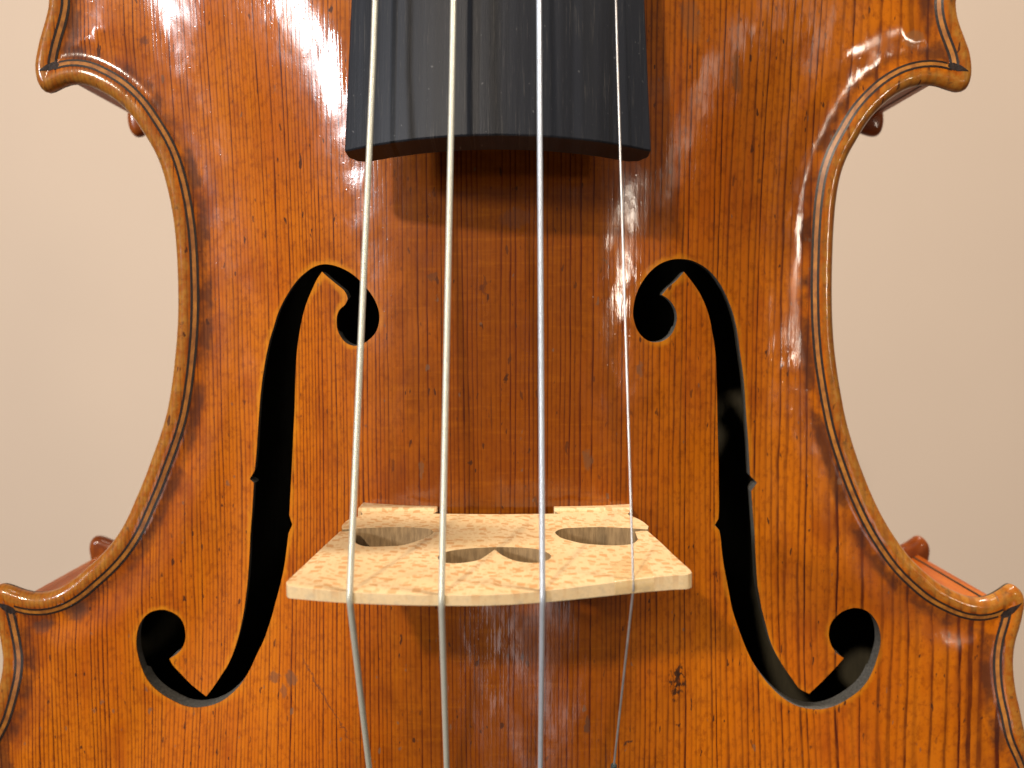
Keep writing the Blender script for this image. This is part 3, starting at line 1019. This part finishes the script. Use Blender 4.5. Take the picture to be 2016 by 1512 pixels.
gb = grid(1.6, xs_.min(), xs_.max(), zs_.min(), zs_.max())
gb = gb[inside(gb, outer)]
dB, _, _ = nearest(gb, outer)
gb = far_from(gb[dB > 0.7], [heart], 0.6)
PB, TB = cdt_plate([outer, heart], gb)
yfront = lambda z: Y0 - LEAN * (z - Z0)
YBACK = yfront(ZC) - 1.25
nb = len(PB)
foot_z = zs_ < Z0 + 0.4
V = []
for x_, z_ in PB:
    V.append((x_, yfront(z_), z_))
for x_, z_ in PB:
    V.append((x_, YBACK - 0.25 * (ZC - z_) / 33, z_))
Fc = []
ec = {}
for t in TB:
    a = (PB[t[1], 0] - PB[t[0], 0]) * (PB[t[2], 1] - PB[t[0], 1]) - (PB[t[1], 1] - PB[t[0], 1]) * (PB[t[2], 0] - PB[t[0], 0])
    t = [int(i) for i in (t if a < 0 else t[::-1])]      # front faces +Y
    Fc.append(tuple(t)); Fc.append(tuple(i + nb for i in t[::-1]))
    for a_, b_ in ((t[0], t[1]), (t[1], t[2]), (t[2], t[0])):
        ec.setdefault((min(a_, b_), max(a_, b_)), []).append((a_, b_))
for v in ec.values():
    if len(v) == 1:
        a_, b_ = v[0]
        Fc.append((b_, a_, a_ + nb, b_ + nb))
me = mesh('bridge', V, Fc)
crown_xy = np.array([bf(*p) for p in crown_px])
cz = np.interp(PB[:, 0], crown_xy[:, 0], crown_xy[:, 1])
at = me.attributes.new('crown', 'FLOAT', 'POINT')
cv = (np.abs(PB[:, 1] - cz) < 0.25).astype(float)
at.data.foreach_set('value', np.concatenate([cv * 0.35, cv]))
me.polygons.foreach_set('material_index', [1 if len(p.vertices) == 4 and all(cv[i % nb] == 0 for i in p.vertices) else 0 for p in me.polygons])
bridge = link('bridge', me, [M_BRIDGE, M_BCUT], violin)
bevel(bridge, 0.14, 2, 50)
for x0, x1 in (((710, 998), (862, 1001)), ((1090, 1001), (1241, 997))):
    a, b = bf(*x0), bf(*x1)
    V = []
    for k in range(9):
        xx = a[0] + (b[0] - a[0]) * k / 8
        yf, yb_ = Y0 + 0.3, YBACK - 0.6
        zf, zb_ = height_at((xx, yf))[0], height_at((xx, yb_))[0]
        hh = max(1.3, 0.5 * (a[1] + b[1]) + 1.6 - zf)
        V.append([(xx, yf, zf - 0.05), (xx, yf, zf + hh), (xx, Y0 - 0.1, zf + hh + 0.3), (xx, YBACK, zf + hh + 0.3), (xx, yb_, zb_ + hh), (xx, yb_, zb_ - 0.05)])
    ft = loft('foot', V, M_BRIDGE, bridge)
    bevel(ft, 0.12, 2, 40)

# ---- strings


def crown_z(x):
    return float(np.interp(x, crown_xy[:, 0], crown_xy[:, 1]))


YCR = yfront(ZC) - 0.65


def fb_top(x, y):
    s = y - YEND
    hw = 0.5 * (pr[0] - pl[0]) + 0.5 * (kr - kl) * s
    t = (x - XC) / hw
    return ZEND - SLOPE * s + (6.2 - 0.010 * s) * (1 - t * t)


STR = [((690, 1174), (740, 0), (727, 1512), 0.385, 4.6, winding('dull_silver_winding', (0.66, 0.65, 0.54), 0.38, 0.24), 'thick pale string on the bass side'),
       ((870, 1180), (893, 0), (879.5, 1512), 0.375, 4.4, winding('pale_aluminium_winding', (0.68, 0.67, 0.56), 0.38, 0.22), 'pale cream string left of the middle'),
       ((1068, 1175), (1061, 0), (1064, 1512), 0.345, 4.0, winding('bluish_steel_winding', (0.60, 0.65, 0.72), 0.32, 0.18), 'bluish silver string right of the middle'),
       ((1247, 1152), (1212, 0), (1209, 1504), 0.150, 3.4, plain('plain_steel_wire', (0.66, 0.64, 0.62), (0.5, 0.47, 0.44), 0.42, (1, 0.3, 1), 0.0, Metallic=0.8), 'thin plain steel string on the treble side')]
tail_ends = []
for (pc, pu, pt, rad, clr, mat, lab) in STR:
    n_ = np.array([0, 1.0, LEAN])
    pcw = on_plane(pc[0], pc[1], (0, YCR, ZC), nrm(n_))
    c_ = np.array([pcw[0], YCR, crown_z(pcw[0]) + rad * 0.62])
    u_ = on_z(*pu, ZEND + 8)
    for _ in range(6):
        u_ = on_z(*pu, fb_top(u_[0], u_[1]) + clr)
    dirn = (u_ - c_)
    far = c_ + dirn * ((320 - c_[1]) / dirn[1])
    far[2] = max(far[2], fb_top(far[0], min(far[1], YEND + 268)) + 0.4)
    sl = 0.40
    pn = nrm(np.array([0, -sl, 1.0]))
    t_ = on_plane(pt[0], pt[1], c_, pn)
    v_ = t_ - c_
    end = c_ + v_ * ((-60 - c_[1]) / v_[1])
    path = [far, c_ + dirn * 0.9, c_ + dirn * 0.4, c_ + dirn * 0.08, c_ + nrm(dirn) * 1.0 + np.array([0, 0, -0.02]), c_, c_ + nrm(v_) * 1.0 + np.array([0, 0, -0.03]), c_ + v_ * 0.3, t_, end]
    so = tube('string', path, rad, mat, violin)
    so['label'] = lab
    tail_ends.append(end)
    if rad < 0.2:
        tube('silk_wrap', [t_ + nrm(v_) * 0.0, t_ + nrm(v_) * 0.3, t_ + nrm(v_) * 6], [0.25, 0.42, 0.42], M_SILK, so)
        # parchment protector wrapped over the crown under the thin string
        V, Fc = [], []
        m = 9
        for k in range(m):
            xx = c_[0] - 2.3 + 4.9 * k / (m - 1)
            zc_ = crown_z(xx)
            yf = yfront(zc_)
            V += [(xx + 0.25, yfront(zc_ - 7.5 + 1.8 * abs(k - 4) / 4) + 0.07, zc_ - 7.5 + 1.8 * abs(k - 4) / 4), (xx, yfront(zc_ - 2) + 0.07, zc_ - 2.0), (xx, yf + 0.09, zc_ - 0.1), (xx, yf - 0.1, zc_ + 0.08),
                  (xx, YBACK + 0.1, zc_ + 0.08), (xx, YBACK - 0.09, zc_ - 0.1), (xx, YBACK - 0.09, zc_ - 2.0)]
        for k in range(m - 1):
            for j in range(6):
                q = k * 7 + j
                Fc.append((q, q + 1, q + 8, q + 7))
        pme = mesh('parchment', V, Fc)
        link('parchment', pme, M_PARCH, bridge, True)

# ---- tailpiece below the picture
ts = []
for y_, w_, z_ in ((-58, 22.5, 25), (-62, 22.5, 25), (-80, 21, 24), (-110, 17, 22), (-140, 13, 18), (-160, 11, 14)):
    ts.append([(XC + w_ * math.cos(a), y_, z_ + 5.5 * math.sin(a) * (1 if math.sin(a) > 0 else 0.35)) for a in np.linspace(0, 2 * math.pi, 25)[:-1]])
loft('tailpiece', ts, M_EBONY, violin, True)

scene.cycles.use_denoising = True
scene.cycles.max_bounces = 8
scene.cycles.transparent_max_bounces = 8
print('crown', ZC, 'foot', Z0, 'Y0', Y0, 'YEND', YEND, 'width fb', pr[0] - pl[0], 'tris', len(T), len(T2))
